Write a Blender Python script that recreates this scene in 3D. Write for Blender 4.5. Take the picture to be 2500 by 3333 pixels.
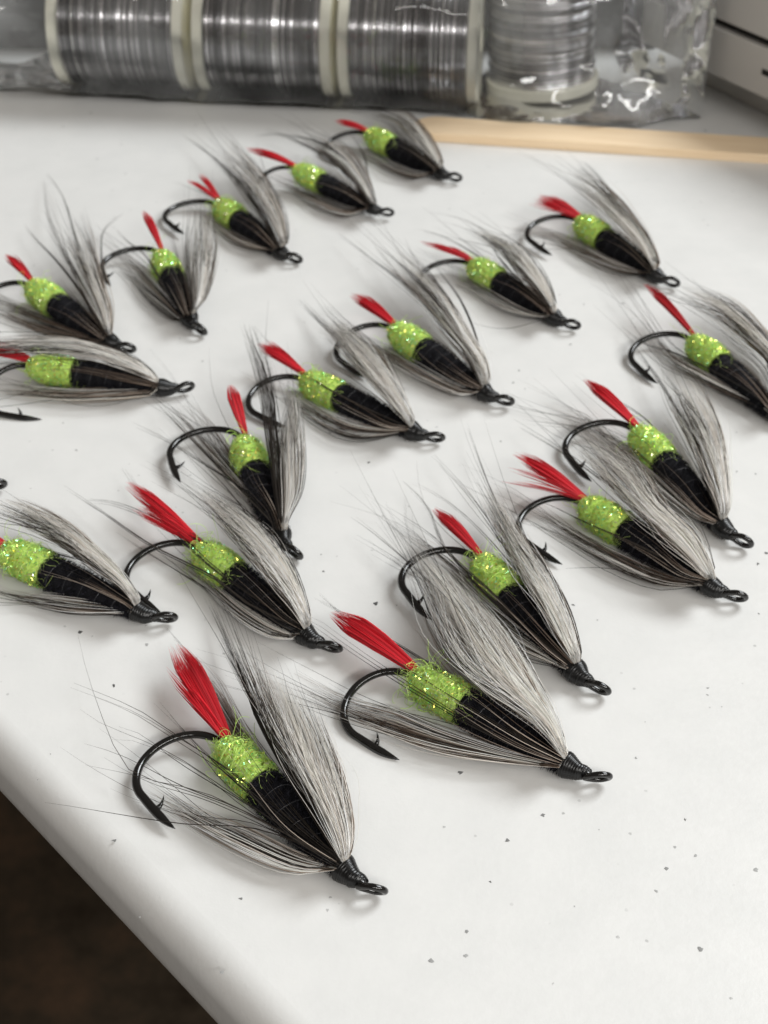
import bpy, math
import numpy as np
R = math.radians
sc = bpy.context.scene
for o in list(bpy.data.objects): bpy.data.objects.remove(o)
COL = sc.collection
# units: 1 Blender unit = 1 cm
sc.unit_settings.system = 'METRIC'; sc.unit_settings.scale_length = 0.01

# ------------------------------------------------------------------ camera
F, PT, H = 4678.63, R(36.97079), 13.312698           # focal length in photo pixels, pitch down, height over the countertop
cd = bpy.data.cameras.new('camera'); cam = bpy.data.objects.new('camera', cd); COL.objects.link(cam)
cam.location = (0, 0, H); cam.rotation_euler = (R(90) - PT, 0, 0)
cd.sensor_fit = 'VERTICAL'; cd.sensor_height = 36; cd.lens = F / 3333 * 36
cd.clip_start = 0.5; cd.clip_end = 2000
cd.dof.use_dof = True; cd.dof.focus_distance = 17.3; cd.dof.aperture_fstop = 0.0505 / 0.10
sc.camera = cam

# ------------------------------------------------------------------ world and lamps
w = bpy.data.worlds.new('World'); sc.world = w; w.use_nodes = True
w.node_tree.nodes['Background'].inputs[0].default_value = (1.0, 0.90, 0.80, 1)
w.node_tree.nodes['Background'].inputs[1].default_value = 0.18
def area(name, loc, target, sx, sy, power, col):
    l = bpy.data.lights.new(name, 'AREA'); l.shape = 'RECTANGLE'; l.size = sx; l.size_y = sy
    l.energy = power; l.color = col
    o = bpy.data.objects.new(name, l); COL.objects.link(o)
    from mathutils import Vector
    o.location = loc; d = Vector(target) - Vector(loc); o.rotation_euler = d.to_track_quat('-Z', 'Y').to_euler()
    return o
area('window_lamp', (112, 84, 130), (0, 22, 0), 76, 76, 325000, (0.95, 0.985, 1.0))
area('ceiling_lamp', (84, -68, 84), (0, 24, 0), 140, 13, 138000, (1.0, 0.985, 0.95))
area('added_highlight_lamp', (6, -58, 60), (0, 30, 1), 60, 4, 21000, (1.0, 0.97, 0.93))  # added small lamp, puts a highlight band on the lying wire spools
sc.view_settings.view_transform = 'Standard'; sc.view_settings.look = 'None'
sc.view_settings.exposure = -0.06; sc.view_settings.gamma = 1
sc.cycles.max_bounces = 14; sc.cycles.diffuse_bounces = 8; sc.cycles.caustics_reflective = False; sc.cycles.caustics_refractive = False; sc.cycles.transmission_bounces = 12; sc.cycles.transparent_max_bounces = 24

# ------------------------------------------------------------------ helpers
CAMO = np.array([0, 0, H]); FW = np.array([0, math.cos(PT), -math.sin(PT)]); UP = np.array([0, math.sin(PT), math.cos(PT)])
def at(p, z=0.0):
    """photo pixel(s) -> the point of the place at height z seen there"""
    p = np.asarray(p, float); z = np.asarray(z, float)
    x = (p[..., 0] - 1250) / F; y = -(p[..., 1] - 1666.5) / F
    d = np.stack([x, FW[1] + y * UP[1], FW[2] + y * UP[2]], -1)
    t = (H - z) / -d[..., 2]
    return CAMO + d * t[..., None]
def px(P):
    v = np.asarray(P, float) - CAMO; z = v @ FW
    return np.stack([1250 + F * v[..., 0] / z, 1666.5 - F * (v @ UP) / z], -1)

class MB:
    def __init__(s): s.v = []; s.f3 = []; s.f4 = []; s.c = []; s.n = 0; s.big = []
    def add(s, V, f3=None, f4=None, col=(1, 1, 1), big=None):
        V = np.asarray(V, float).reshape(-1, 3)
        if f3 is not None and len(f3): s.f3.append(np.asarray(f3, int).reshape(-1, 3) + s.n)
        if f4 is not None and len(f4): s.f4.append(np.asarray(f4, int).reshape(-1, 4) + s.n)
        if big:
            for b in big: s.big.append([i + s.n for i in b])
        c = np.broadcast_to(np.asarray(col, float), (len(V), 3)) if np.ndim(col) == 1 else np.asarray(col, float).reshape(-1, 3)
        s.v.append(V); s.c.append(c); s.n += len(V)
    def build(s, name, mat, parent=None, kind=None, smooth=True, origin=None):
        V = np.concatenate(s.v); C = np.concatenate(s.c)
        org = np.zeros(3) if origin is None else np.asarray(origin, float)
        V = V - org
        loops = []; tot = []
        if s.f3: a = np.concatenate(s.f3); loops.append(a.ravel()); tot.append(np.full(len(a), 3))
        if s.f4: a = np.concatenate(s.f4); loops.append(a.ravel()); tot.append(np.full(len(a), 4))
        for b in s.big: loops.append(np.array(b)); tot.append(np.array([len(b)]))
        loops = np.concatenate(loops).astype(np.int32); tot = np.concatenate(tot).astype(np.int32)
        m = bpy.data.meshes.new(name)
        m.vertices.add(len(V)); m.vertices.foreach_set('co', V.astype(np.float32).ravel())
        m.loops.add(len(loops)); m.loops.foreach_set('vertex_index', loops)
        m.polygons.add(len(tot)); st = np.concatenate([[0], np.cumsum(tot)[:-1]]).astype(np.int32)
        m.polygons.foreach_set('loop_start', st); m.polygons.foreach_set('loop_total', tot)
        m.polygons.foreach_set('use_smooth', np.full(len(tot), smooth))
        a = m.color_attributes.new('Col', 'FLOAT_COLOR', 'POINT')
        a.data.foreach_set('color', np.concatenate([C, np.ones((len(C), 1))], 1).astype(np.float32).ravel())
        m.update(calc_edges=True); m.validate()
        m.materials.append(mat)
        o = bpy.data.objects.new(name, m); COL.objects.link(o)
        o.location = org
        if parent is not None:
            o.parent = parent; pw = np.array(parent.location); q = parent.parent
            while q is not None: pw = pw + np.array(q.location); q = q.parent
            o.location = org - pw
        if kind: o['kind'] = kind
        return o

def frames(P):
    T = np.gradient(P, axis=-2); T /= np.linalg.norm(T, axis=-1, keepdims=True) + 1e-12
    return T
def strands(mb, P, r, col, sides=3, rng=None):
    """P (n,k,3) centre lines, r (n,k), col (n,k,3) or (n,3)"""
    n, k, _ = P.shape
    T = frames(P)
    ref = rng.normal(size=(n, 1, 3)) if rng is not None else np.array([[[.3, .2, 1.]]])
    A = np.cross(T, np.broadcast_to(ref, T.shape)); A /= np.linalg.norm(A, axis=-1, keepdims=True) + 1e-12
    B = np.cross(T, A)
    ang = np.arange(sides) * 2 * np.pi / sides
    V = P[:, :, None, :] + r[:, :, None, None] * (A[:, :, None, :] * np.cos(ang)[:, None] + B[:, :, None, :] * np.sin(ang)[:, None])
    idx = np.arange(n * k * sides).reshape(n, k, sides)
    a = idx[:, :-1, :]; b = idx[:, 1:, :]
    f = np.stack([a, np.roll(a, -1, 2), np.roll(b, -1, 2), b], -1).reshape(-1, 4)
    if col.ndim == 2: col = np.repeat(col[:, None, :], k, 1)
    C = np.repeat(col[:, :, None, :], sides, 2)
    mb.add(V.reshape(-1, 3), f4=f, col=C.reshape(-1, 3))
def tube(mb, pts, rad, sides=12, col=(1, 1, 1), up=(0, 0, 1), flat=None, cap=True, closed=False):
    P = np.asarray(pts, float); k = len(P)
    rad = np.broadcast_to(np.asarray(rad, float), (k,))
    if closed: T = np.roll(P, -1, 0) - np.roll(P, 1, 0)
    else: T = np.gradient(P, axis=0)
    T /= np.linalg.norm(T, axis=1, keepdims=True)
    A = np.cross(T, np.asarray(up, float)); A /= np.linalg.norm(A, axis=1, keepdims=True) + 1e-12
    B = np.cross(T, A)
    ang = np.arange(sides) * 2 * np.pi / sides
    fl = 1 if flat is None else flat
    V = P[:, None] + rad[:, None, None] * (A[:, None] * np.cos(ang)[None, :, None] * fl + B[:, None] * np.sin(ang)[None, :, None])
    idx = np.arange(k * sides).reshape(k, sides)
    a = idx if closed else idx[:-1]; b = np.roll(idx, -1, 0) if closed else idx[1:]
    f = np.stack([a, np.roll(a, -1, 1), np.roll(b, -1, 1), b], -1).reshape(-1, 4)
    big = None if closed or not cap else [list(idx[0][::-1]), list(idx[-1])]
    mb.add(V, f4=f, col=col, big=big)
def crom(pts, k):
    P = np.asarray(pts, float)
    if len(P) == 2: return P[0] + (P[1] - P[0]) * np.linspace(0, 1, k)[:, None]
    Q = np.vstack([2 * P[0] - P[1], P, 2 * P[-1] - P[-2]])
    out = []
    for i in range(1, len(Q) - 2):
        t = np.linspace(0, 1, 16, endpoint=False)[:, None]; a, b, c, d = Q[i - 1:i + 3]
        out.append(.5 * (2 * b + (c - a) * t + (2 * a - 5 * b + 4 * c - d) * t * t + (3 * b - a - 3 * c + d) * t ** 3))
    out = np.vstack(out + [P[-1:]])
    L = np.concatenate([[0], np.cumsum(np.linalg.norm(np.diff(out, axis=0), axis=1))])
    s = np.linspace(0, L[-1], k)
    return np.stack([np.interp(s, L, out[:, j]) for j in range(out.shape[1])], 1)

# ------------------------------------------------------------------ materials
def mat(name, base=(.5, .5, .5), rough=.5, metal=0., spec=.5, coat=0., vc=False, trans=0.):
    m = bpy.data.materials.new(name); m.use_nodes = True; nt = m.node_tree; b = nt.nodes['Principled BSDF']
    b.inputs['Base Color'].default_value = (*base, 1); b.inputs['Roughness'].default_value = rough
    b.inputs['Metallic'].default_value = metal; b.inputs['Specular IOR Level'].default_value = spec
    b.inputs['Coat Weight'].default_value = coat
    if vc:
        a = nt.nodes.new('ShaderNodeAttribute'); a.attribute_name = 'Col'
        nt.links.new(a.outputs['Color'], b.inputs['Base Color'])
    if trans:                                             # thin fibres let light through
        t = nt.nodes.new('ShaderNodeBsdfTranslucent'); mx = nt.nodes.new('ShaderNodeMixShader'); mx.inputs[0].default_value = trans
        if vc: nt.links.new(a.outputs['Color'], t.inputs['Color'])
        else: t.inputs['Color'].default_value = (*base, 1)
        nt.links.new(b.outputs[0], mx.inputs[1]); nt.links.new(t.outputs[0], mx.inputs[2])
        nt.links.new(mx.outputs[0], nt.nodes['Material Output'].inputs[0])
    return m, nt, b
def N(nt, t, **kw):
    n = nt.nodes.new(t)
    for k, v in kw.items():
        if hasattr(n, k): setattr(n, k, v)
        else: n.inputs[k].default_value = v
    return n
def ramp(nt, stops):
    r = nt.nodes.new('ShaderNodeValToRGB'); e = r.color_ramp.elements
    while len(e) < len(stops): e.new(.5)
    for i, (p, c) in enumerate(stops): e[i].position = p; e[i].color = (*c, 1)
    return r
L = lambda nt, a, b: nt.links.new(a, b)

M_top, nt, b = mat('countertop_solid_surface', (.80, .80, .775), .34, spec=.45)
tc = N(nt, 'ShaderNodeTexCoord')
n1 = N(nt, 'ShaderNodeTexNoise', Scale=1.3, Detail=5.0, Roughness=.6); L(nt, tc.outputs['Object'], n1.inputs['Vector'])
r1 = ramp(nt, [(.3, (.685, .685, .672)), (.7, (.725, .722, .708))]); L(nt, n1.outputs[0], r1.inputs[0])
vor = N(nt, 'ShaderNodeTexVoronoi', Scale=2.3); L(nt, tc.outputs['Object'], vor.inputs['Vector'])
wn = N(nt, 'ShaderNodeTexNoise', Scale=26., Detail=2.); L(nt, tc.outputs['Object'], wn.inputs['Vector'])
ad = N(nt, 'ShaderNodeMath', operation='MULTIPLY_ADD'); L(nt, wn.outputs[0], ad.inputs[0]); ad.inputs[1].default_value = .06; L(nt, vor.outputs['Distance'], ad.inputs[2])
r2 = ramp(nt, [(.066, (1, 1, 1)), (.090, (0, 0, 0))]); L(nt, ad.outputs[0], r2.inputs[0])
sep = N(nt, 'ShaderNodeSeparateColor'); L(nt, vor.outputs['Color'], sep.inputs[0])
gt = N(nt, 'ShaderNodeMath', operation='MULTIPLY'); L(nt, sep.outputs[0], gt.inputs[0]); L(nt, r2.outputs[0], gt.inputs[1])
gs = N(nt, 'ShaderNodeMath', operation='MULTIPLY'); L(nt, gt.outputs[0], gs.inputs[0]); gs.inputs[1].default_value = .8
mx = N(nt, 'ShaderNodeMix', data_type='RGBA'); L(nt, gs.outputs[0], mx.inputs[0]); L(nt, r1.outputs[0], mx.inputs[6]); mx.inputs[7].default_value = (.33, .33, .32, 1)
L(nt, mx.outputs[2], b.inputs['Base Color'])
n2 = N(nt, 'ShaderNodeTexNoise', Scale=9., Detail=6., Roughness=.65); L(nt, tc.outputs['Object'], n2.inputs['Vector'])
bp = N(nt, 'ShaderNodeBump', Strength=.16, Distance=.02); L(nt, n2.outputs[0], bp.inputs['Height']); L(nt, bp.outputs[0], b.inputs['Normal'])
rr = ramp(nt, [(.35, (.28,) * 3), (.65, (.42,) * 3)]); L(nt, n2.outputs[0], rr.inputs[0]); L(nt, rr.outputs[0], b.inputs['Roughness'])

M_floor, nt, b = mat('dark_carpet', (.05, .035, .025), .95, spec=.1)
tc = N(nt, 'ShaderNodeTexCoord'); n1 = N(nt, 'ShaderNodeTexNoise', Scale=.12, Detail=6., Roughness=.7); L(nt, tc.outputs['Object'], n1.inputs['Vector'])
r1 = ramp(nt, [(.35, (.03, .022, .015)), (.5, (.06, .046, .032)), (.68, (.11, .07, .045))]); L(nt, n1.outputs[0], r1.inputs[0]); L(nt, r1.outputs[0], b.inputs['Base Color'])

M_fleck, _, _ = mat('mineral_fleck', vc=True, rough=.6)
M_hook, nt, b = mat('black_nickel_hook', (.007, .0065, .006), .15, metal=0., spec=.5, coat=.15)
b.inputs['Coat Roughness'].default_value = .08
M_thread, nt, b = mat('black_waxed_thread', (.004, .004, .0042), .30, spec=.4)
M_black, _, _ = mat('black_chenille', vc=True, rough=.75, spec=.25)
M_rib, _, _ = mat('fine_clear_rib', (.10, .10, .11), .25, metal=.3)
M_lime, _, _ = mat('lime_dubbing', vc=True, rough=.4, spec=.5, trans=.15)
M_glint, _, _ = mat('iridescent_flash', vc=True, rough=.32, metal=1.)
M_red, _, _ = mat('red_hackle_fibre', vc=True, rough=.5, spec=.4, trans=.25)
M_hair, _, _ = mat('hackle_fibre', vc=True, rough=.4, spec=.5, trans=.5)
M_white, _, _ = mat('white_down_fibre', vc=True, rough=.45, spec=.5, trans=.5)

# ------------------------------------------------------------------ the setting
EA = np.array([-3.85, 11.52]); ED = np.array([.677, -.736]); EN = np.array([-.736, -.677])
def make_top():
    mb = MB(); prof = []
    s0 = -.42; rad = .42
    for a in np.linspace(0, 90, 15): prof.append((s0 + rad * math.sin(R(a)), -rad + rad * math.cos(R(a))))
    prof += [(s0 + rad, -.72)] + [(s0 + rad - .5 + .5 * math.cos(R(a)), -.75 - .5 * math.sin(R(a))) for a in np.linspace(10, 90, 8)] + [(s0 - 4, -1.25)]
    us = np.linspace(-60, 30, 61)
    V = np.array([[*(EA + ED * u + EN * s), z] for u in us for s, z in prof]); m = len(prof)
    idx = np.arange(len(V)).reshape(len(us), m)
    f = np.stack([idx[:-1, :-1], idx[1:, :-1], idx[1:, 1:], idx[:-1, 1:]], -1).reshape(-1, 4)
    mb.add(V, f4=f)
    a = EA + ED * -60 + EN * s0; c = EA + ED * 30 + EN * s0
    a2 = a - EN * 110; c2 = c - EN * 110
    top = [[*c, 0], [*c2, 0], [*a2, 0], [*a, 0]]
    mb.add(np.array(top), f4=[[0, 1, 2, 3]])
    mb.add(np.array([[*c2, 0], [*c2, -1.25], [*a2, -1.25], [*a2, 0]]), f4=[[0, 1, 2, 3]])
    return mb.build('countertop', M_top, kind='structure')
top = make_top()
mb = MB(); mb.add([[-300, -200, -75], [300, -200, -75], [300, 300, -75], [-300, 300, -75]], f4=[[0, 1, 2, 3]])
mb.build('floor', M_floor, kind='structure')

M_stand_in, nt, b = mat('stand_in_gray', (.17, .17, .17), .6, spec=.3)
mb = MB(); x0, x1, y0, y1, z0, z1 = -40, 7.3, 38.4, 40, .004, 1.7
P8 = np.array([[x, y, z] for z in (z0, z1) for (x, y) in ((x0, y0), (x1, y0), (x1, y1), (x0, y1))])
mb.add(P8, f4=[[3, 2, 1, 0], [4, 5, 6, 7], [0, 1, 5, 4], [1, 2, 6, 5], [2, 3, 7, 6], [3, 0, 4, 7]])
mb.build('gray_stand_in_block', M_stand_in, kind='structure', smooth=False)  # added low gray block, stands in for gray reflections in the bag film

# specks set in the countertop, where the photograph shows them (x, y, size, darkness)
SP = [(1768,2653,.8,.8),(1500,2515,1,.9),(1225,1965,1.3,1),(1290,1970,.5,.6),(1635,1970,.7,.8),(1867,1968,.7,.9),(1945,2018,.5,.5),(2495,1800,.9,.9),(2465,1835,1,.9),(2470,1997,.5,.8),
(2305,2238,.6,.6),(2303,2262,.6,.5),(2070,2467,.7,.6),(1650,2735,.9,.8),(1445,2690,.5,.4),(1595,2870,.5,.9),(1520,3033,.8,.7),(1404,3127,.9,.6),(1515,3112,.8,.5),(2228,2668,.8,.5),(2198,2757,.6,.5),(2264,2786,.7,.5),
(2170,2827,1,.7),(2136,2900,.6,.5),(2460,2830,.9,.5),(2278,3088,1,.7),(2010,3050,.7,.25),(1447,2692,.6,.3),(371,2735,.8,.8),(784,2923,.8,.8),(722,3165,.8,.6),(124,2538,.5,.7),(165,2454,.3,.8),(455,2985,.4,.6),(1066,2962,.6,.3),
(262,2057,1,1),(368,2232,1,1),(478,2098,.9,.5),(477,2035,.7,.3),(300,2070,.6,.3),(560,2147,.3,.5),(565,1548,.6,.9),(206,1376,.6,.9),(248,1465,.8,.5),(386,1597,.4,.8),(451,1547,.4,.7),(1073,1408,1,.9),(1200,1505,.7,1),
(1053,1860,.6,.9),(1045,1805,.4,.9),(952,1865,.4,.4),(1097,1811,.4,.5),(1857,1122,.9,.8),(1902,990,.9,.7),(2027,987,1,.8),(1820,959,.7,.4),(1688,1206,.8,.7),(1670,1245,.9,.6),(1710,1266,.6,.6),(1317,1265,.7,.3),(1422,1389,.6,.7),
(1630,1437,.6,.7),(1577,1655,.5,.6),(2398,1535,.6,.8),(2460,1542,.6,.7),(2398,1407,.5,.5),(2185,1095,.4,.4),(1330,1648,.6,.5),(735,880,.8,.3),(730,565,1,.4),(660,1175,.9,.4),(585,1100,.9,.4),(395,470,1.3,.35),(295,367,1.3,.45),
(205,412,1.1,.35),(335,413,.9,.25),(316,517,1.1,.35),(370,740,.8,.25),(410,565,1.2,.3),(365,620,1,.2),(636,408,1.1,.35),(1463,680,1,.3),(2296,425,1.4,.4),(2290,715,.8,.25),(2305,732,.8,.3),(1590,543,.9,.2),(2440,640,.7,.15),(1480,945,.7,.3),
(20,3030,.6,.0),(1075,2920,.5,.4),(840,1105,.6,.3),(175,1130,.5,.3),(640,1405,.5,.3),(100,1590,.4,.4),(640,2140,.5,.3),(2350,2300,.4,.3),(2100,2350,.3,.4),(1950,2700,.4,.3),(1800,3200,.4,.3),(2380,3250,.5,.3),(1870,2950,.3,.4)]
rng = np.random.default_rng(5)
mb = MB()
for x, y, s, d in SP:
    if d <= 0: continue
    c = at((x, y), .003); n = 8; a = np.sort(rng.uniform(0, 2 * np.pi, n)); rr_ = .037 * s * rng.uniform(.55, 1.15, n)
    g = .66 - .58 * d
    V = np.vstack([c + [0, 0, .004 * s], np.stack([c[0] + rr_ * np.cos(a), c[1] + rr_ * np.sin(a), np.full(n, .003)], 1)])
    mb.add(V, f3=[[0, i + 1, (i + 1) % n + 1] for i in range(n)], col=(g, g, g * .98))
fl = mb.build('fleck', M_fleck, parent=top, kind='stuff')

# ------------------------------------------------------------------ the flies
def frame(y, e, r):
    X = np.array([math.cos(e) * math.cos(y), math.cos(e) * math.sin(y), math.sin(e)])
    Z = np.array([-math.sin(e) * math.cos(y), -math.sin(e) * math.sin(y), math.cos(e)])
    Y = np.cross(X, Z)
    return np.stack([X, math.cos(r) * Y + math.sin(r) * Z, math.cos(r) * Z - math.sin(r) * Y])
XC, XJ, XS, HR, HLP, HANG, HEL, EY = .558, 2.167, 2.985, .584, .645, .314, .856, .168
POSE = {1:(-0.108,10.258,2.267,0.034,0.102,1.004),2:(2.666,11.949,2.476,0.038,0.189,0.985),3:(2.791,13.490,2.070,0.046,0.100,1.016),
4:(4.983,15.336,2.300,0.038,0.146,0.999),5:(5.274,16.596,1.972,0.056,0.161,1.036),6:(6.776,19.680,2.016,0.052,0.176,1.006),
7:(2.060,20.447,2.272,0.065,0.216,1.003),8:(0.877,19.356,2.468,0.026,0.124,0.987),9:(3.466,23.055,2.224,0.039,0.128,0.981),
10:(5.544,24.698,2.124,0.054,0.144,1.001),11:(-1.782,25.720,2.175,0.012,0.047,1.031),12:(0.101,27.774,2.447,0.114,0.325,0.902),
13:(1.579,29.561,2.302,0.058,0.195,0.988),14:(-3.414,22.890,1.912,0.052,0.102,1.002),15:(-1.374,16.351,1.877,0.041,0.079,1.018),
16:(-3.307,20.898,2.957,0.068,0.261,0.985),17:(-4.580,22.196,2.351,0.063,0.201,1.022),18:(-2.961,14.888,2.627,0.050,0.167,1.005),
19:(-0.703,14.283,2.317,0.029,0.119,1.005),20:(-5.97,18.05,2.75,0.05,0.15,1.0)}
GREY = np.array([[.46, .37, .30], [.32, .24, .19], [.62, .53, .45], [.74, .66, .58], [.22, .16, .12], [.44, .35, .29]])
DARK = np.array([[.035, .03, .026], [.06, .048, .04], [.09, .075, .062]])
WHT = np.array([[1, .97, .93], [.97, .94, .90], [1, .99, .96], [.93, .89, .84]])
def pick(pal, n, rng): return np.minimum(pal[rng.integers(0, len(pal), n)] * rng.uniform(.88, 1.12, (n, 1)), 1.)

class Fly:
    def __init__(s, k, label):
        s.k = k; s.rng = np.random.default_rng(100 + k)
        x, y, yaw, el, ro, sc_ = POSE[k]
        s.O = np.array([x, y, .15]); s.M = frame(yaw, el, ro); s.s = sc_
        r = bpy.data.objects.new('fishing_fly', None); COL.objects.link(r); r.location = (x, y, 0); r.empty_display_size = .3
        r['label'] = label; r['category'] = 'fishing fly'; r['group'] = 'tied fishing flies laid out on the white countertop'
        s.root = r
        s.dist = max(1, np.linalg.norm(s.O - CAMO) / 17.)
    def W(s, P): return s.O + (np.asarray(P, float) * s.s) @ s.M
    def base(s):
        rng = s.rng; W = s.W
        # hook: eye loop, shank, round bend, barbed point
        mb = MB(); th = np.linspace(0, np.pi - .25 + HANG, 34)
        bend = np.stack([XS + HR * HEL * np.sin(th), -HR + HR * np.cos(th), 0 * th], 1)
        t = np.array([math.cos(th[-1]) * HEL, -math.sin(th[-1]), 0]); t /= np.linalg.norm(t); nrm = np.array([t[1], -t[0], 0])
        if nrm[1] < 0: nrm = -nrm
        pt = [bend[-1] + t * HLP * q - nrm * .05 * math.sin(q * 2.6) * .6 for q in (.15, .32, .48, .6, .72, .84, .93, 1)]
        path = np.vstack([[[.36, 0, 0], [1, 0, 0], [2, 0, 0], [2.6, 0, 0]], [[2.8, 0, 0]], bend, pt])
        rr = np.concatenate([np.full(5, .044), np.full(24, .050), np.full(10, .054), [.056, .056, .056, .054, .044, .03, .016, .003]])
        tube(mb, W(path), rr * s.s, 14, up=s.M[2], flat=1.)
        b0 = bend[-1] + t * HLP * .40
        bb = [b0 + nrm * .03, b0 + nrm * .085 - t * .015, b0 + nrm * .15 - t * .06, b0 + nrm * .19 - t * .10]
        tube(mb, W(bb), np.array([.036, .024, .012, .002]) * s.s, 8, up=s.M[2])
        # eye: wire folded to a long loop, bent up towards the wing
        q = np.linspace(0, 2 * np.pi, 41)[:-1]
        u = np.array([-.86, .51, 0]) if s.k not in (1, 2) else np.array([-.80, .60, 0])
        E = np.array([0, EY, 0]); c = E - u * .165
        wz = .108 * (1 - .42 * np.clip(-np.cos(q), -.2, 1))
        uw = u @ s.M; hv = np.array([0, -.46, .89]); hv -= uw * (hv @ uw); hv /= np.linalg.norm(hv)
        loop = W(c + np.outer(np.cos(q) * .155, u)) + np.outer(np.sin(q) * wz * s.s, hv)
        tube(mb, loop, .040 * s.s, 12, up=np.cross(uw, hv), closed=True)
        tube(mb, W([c - u * .13, [.24, .02, .0], [.36, 0, 0], [.5, 0, 0]]), np.array([.05, .06, .055, .05]) * s.s, 12, up=s.M[2])
        mb.build('hook', M_hook, s.root, origin=s.O)
        # head: wraps of black thread
        mb = MB(); m = 96; xx = np.linspace(.24, XC + .05, m)
        pr = np.interp(xx, [.24, .30, .36, .45, .52, .57, .61], [.055, .095, .115, .140, .160, .165, .11])
        pr = pr + .004 * np.sin(xx * 23 + s.k) + .0014 * np.sin(xx * 195)
        ph = np.linspace(0, 2 * np.pi, 25)[:-1]
        V = []
        for i in range(m):
            xo = xx[i] + .012 * np.sin(ph + rng.uniform(0, .5)) ; bl = 1 + .05 * np.sin(2 * ph + xx[i] * 9 + s.k)
            yo = .5 * max(0, .36 - xx[i])
            V.append(np.stack([xo, yo + pr[i] * bl * np.cos(ph), pr[i] * bl * np.sin(ph)], 1))
        V = np.array(V); idx = np.arange(m * 24).reshape(m, 24)
        f = np.stack([idx[:-1], np.roll(idx[:-1], -1, 1), np.roll(idx[1:], -1, 1), idx[1:]], -1).reshape(-1, 4)
        mb.add(W(V.reshape(-1, 3)), f4=f, big=[list(idx[0]), list(idx[-1][::-1])])
        mb.build('thread_head', M_thread, s.root, origin=s.O)
        # black chenille body
        def brad(x): return np.interp(x, [.5, .8, 1.2, 1.7, 2.05, 2.2], [.10, .155, .205, .24, .25, .21])
        mb = MB(); m = 60; xx = np.linspace(.52, XJ + .04, m); ph = np.linspace(0, 2 * np.pi, 29)[:-1]
        V = []
        for x in xx:
            rr_ = (brad(x) - .015) * (1 + .05 * np.sin(x * 34 + ph)) + rng.normal(0, .004, 28)
            V.append(np.stack([np.full(28, x), rr_ * np.cos(ph), rr_ * np.sin(ph)], 1))
        V = np.array(V); idx = np.arange(m * 28).reshape(m, 28)
        f = np.stack([idx[:-1], np.roll(idx[:-1], -1, 1), np.roll(idx[1:], -1, 1), idx[1:]], -1).reshape(-1, 4)
        mb.add(W(V.reshape(-1, 3)), f4=f, col=(.004, .004, .006), big=[list(idx[0]), list(idx[-1][::-1])])
        n = int(5200 / s.dist ** 2) + 500
        x = rng.uniform(.6, XJ + .03, n); a = rng.uniform(0, 2 * np.pi, n); r0 = brad(x) - .02
        lean = rng.normal(0, .35, n); ln = rng.uniform(.035, .09, n)
        e = np.stack([np.zeros(n), np.cos(a), np.sin(a)], 1); tt = np.stack([np.ones(n), 0 * a, 0 * a], 1); c2 = np.cross(tt, e)
        p0 = np.stack([x, r0 * np.cos(a), r0 * np.sin(a)], 1); d = e + tt * lean[:, None] + c2 * rng.normal(0, .35, n)[:, None]
        wd = c2 * .0045 + tt * rng.normal(0, .004, n)[:, None]
        V = np.stack([p0 - wd, p0 + wd, p0 + d * ln[:, None]], 1)
        cb = rng.uniform(.003, .022, (n, 1)) * np.array([[1, 1, 1.4]])
        mb.add(W(V.reshape(-1, 3)), f3=np.arange(3 * n).reshape(n, 3), col=np.repeat(cb, 3, 0))
        mb.build('black_body', M_black, s.root, origin=s.O)
        mb = MB(); tq = np.linspace(0, 1, 200); x = .7 + 1.4 * tq; a = tq * 2 * np.pi * 5.2 + s.k
        rr_ = brad(x) + .018 + .014 * np.sin(tq * 90 + s.k)
        tube(mb, W(np.stack([x, rr_ * np.cos(a), rr_ * np.sin(a)], 1)), .0036 * s.s, 5, up=s.M[0])
        mb.build('rib', M_rib, s.root, origin=s.O)
        # lime sparkle dubbing butt
        def lrad(x): return np.interp(x, [2.10, 2.2, 2.45, 2.7, 2.85, 2.97], [.245, .268, .265, .240, .190, .11])
        mb = MB(); m = 34; xx = np.linspace(2.12, 2.97, m); ph = np.linspace(0, 2 * np.pi, 41)[:-1]
        V = []; 
        for x in xx:
            rr_ = (lrad(x) - .010) + rng.normal(0, .003, 40)
            V.append(np.stack([x + rng.normal(0, .006, 40), rr_ * np.cos(ph), rr_ * np.sin(ph)], 1))
        V = np.array(V); idx = np.arange(m * 40).reshape(m, 40)
        f = np.stack([idx[:-1], np.roll(idx[:-1], -1, 1), np.roll(idx[1:], -1, 1), idx[1:]], -1).reshape(-1, 4)
        cc = np.minimum(np.array([.70, 1.0, .20]) * rng.uniform(.85, 1.15, (m * 40, 1)), 1.)
        mb.add(W(V.reshape(-1, 3)), f4=f, col=cc, big=[list(idx[0]), list(idx[-1][::-1])])
        n = int(520 / s.dist) + 90; kk = 7
        x = rng.uniform(2.13, 2.93, n); a = rng.uniform(0, 2 * np.pi, n)
        P = np.zeros((n, kk, 3)); dirs = rng.normal(size=(n, 3)); dirs /= np.linalg.norm(dirs, axis=1, keepdims=True)
        da = rng.normal(0, .25, n); dx = rng.normal(0, .045, n); lift = rng.gamma(1.2, .012, n); ph2 = rng.uniform(0, 6.28, n)
        for j in range(kk):
            q_ = j / (kk - 1)
            xx_ = x + dx * j * .6 + .012 * np.sin(ph2 + j * 1.7); aa = a + da * j * .7 + .05 * np.cos(ph2 * 2 + j * 1.5)
            rr_ = lrad(np.clip(xx_, 2.1, 2.97)) - .01 + lift * 4 * q_ * (1.2 - q_)
            P[:, j] = np.stack([xx_, rr_ * np.cos(aa), rr_ * np.sin(aa)], 1)
        cl = np.array([.74, 1.0, .26]) * rng.uniform(.78, 1.1, (n, 1)) + rng.uniform(0, .10, (n, 1)) * np.array([[1, .6, .6]])
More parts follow.
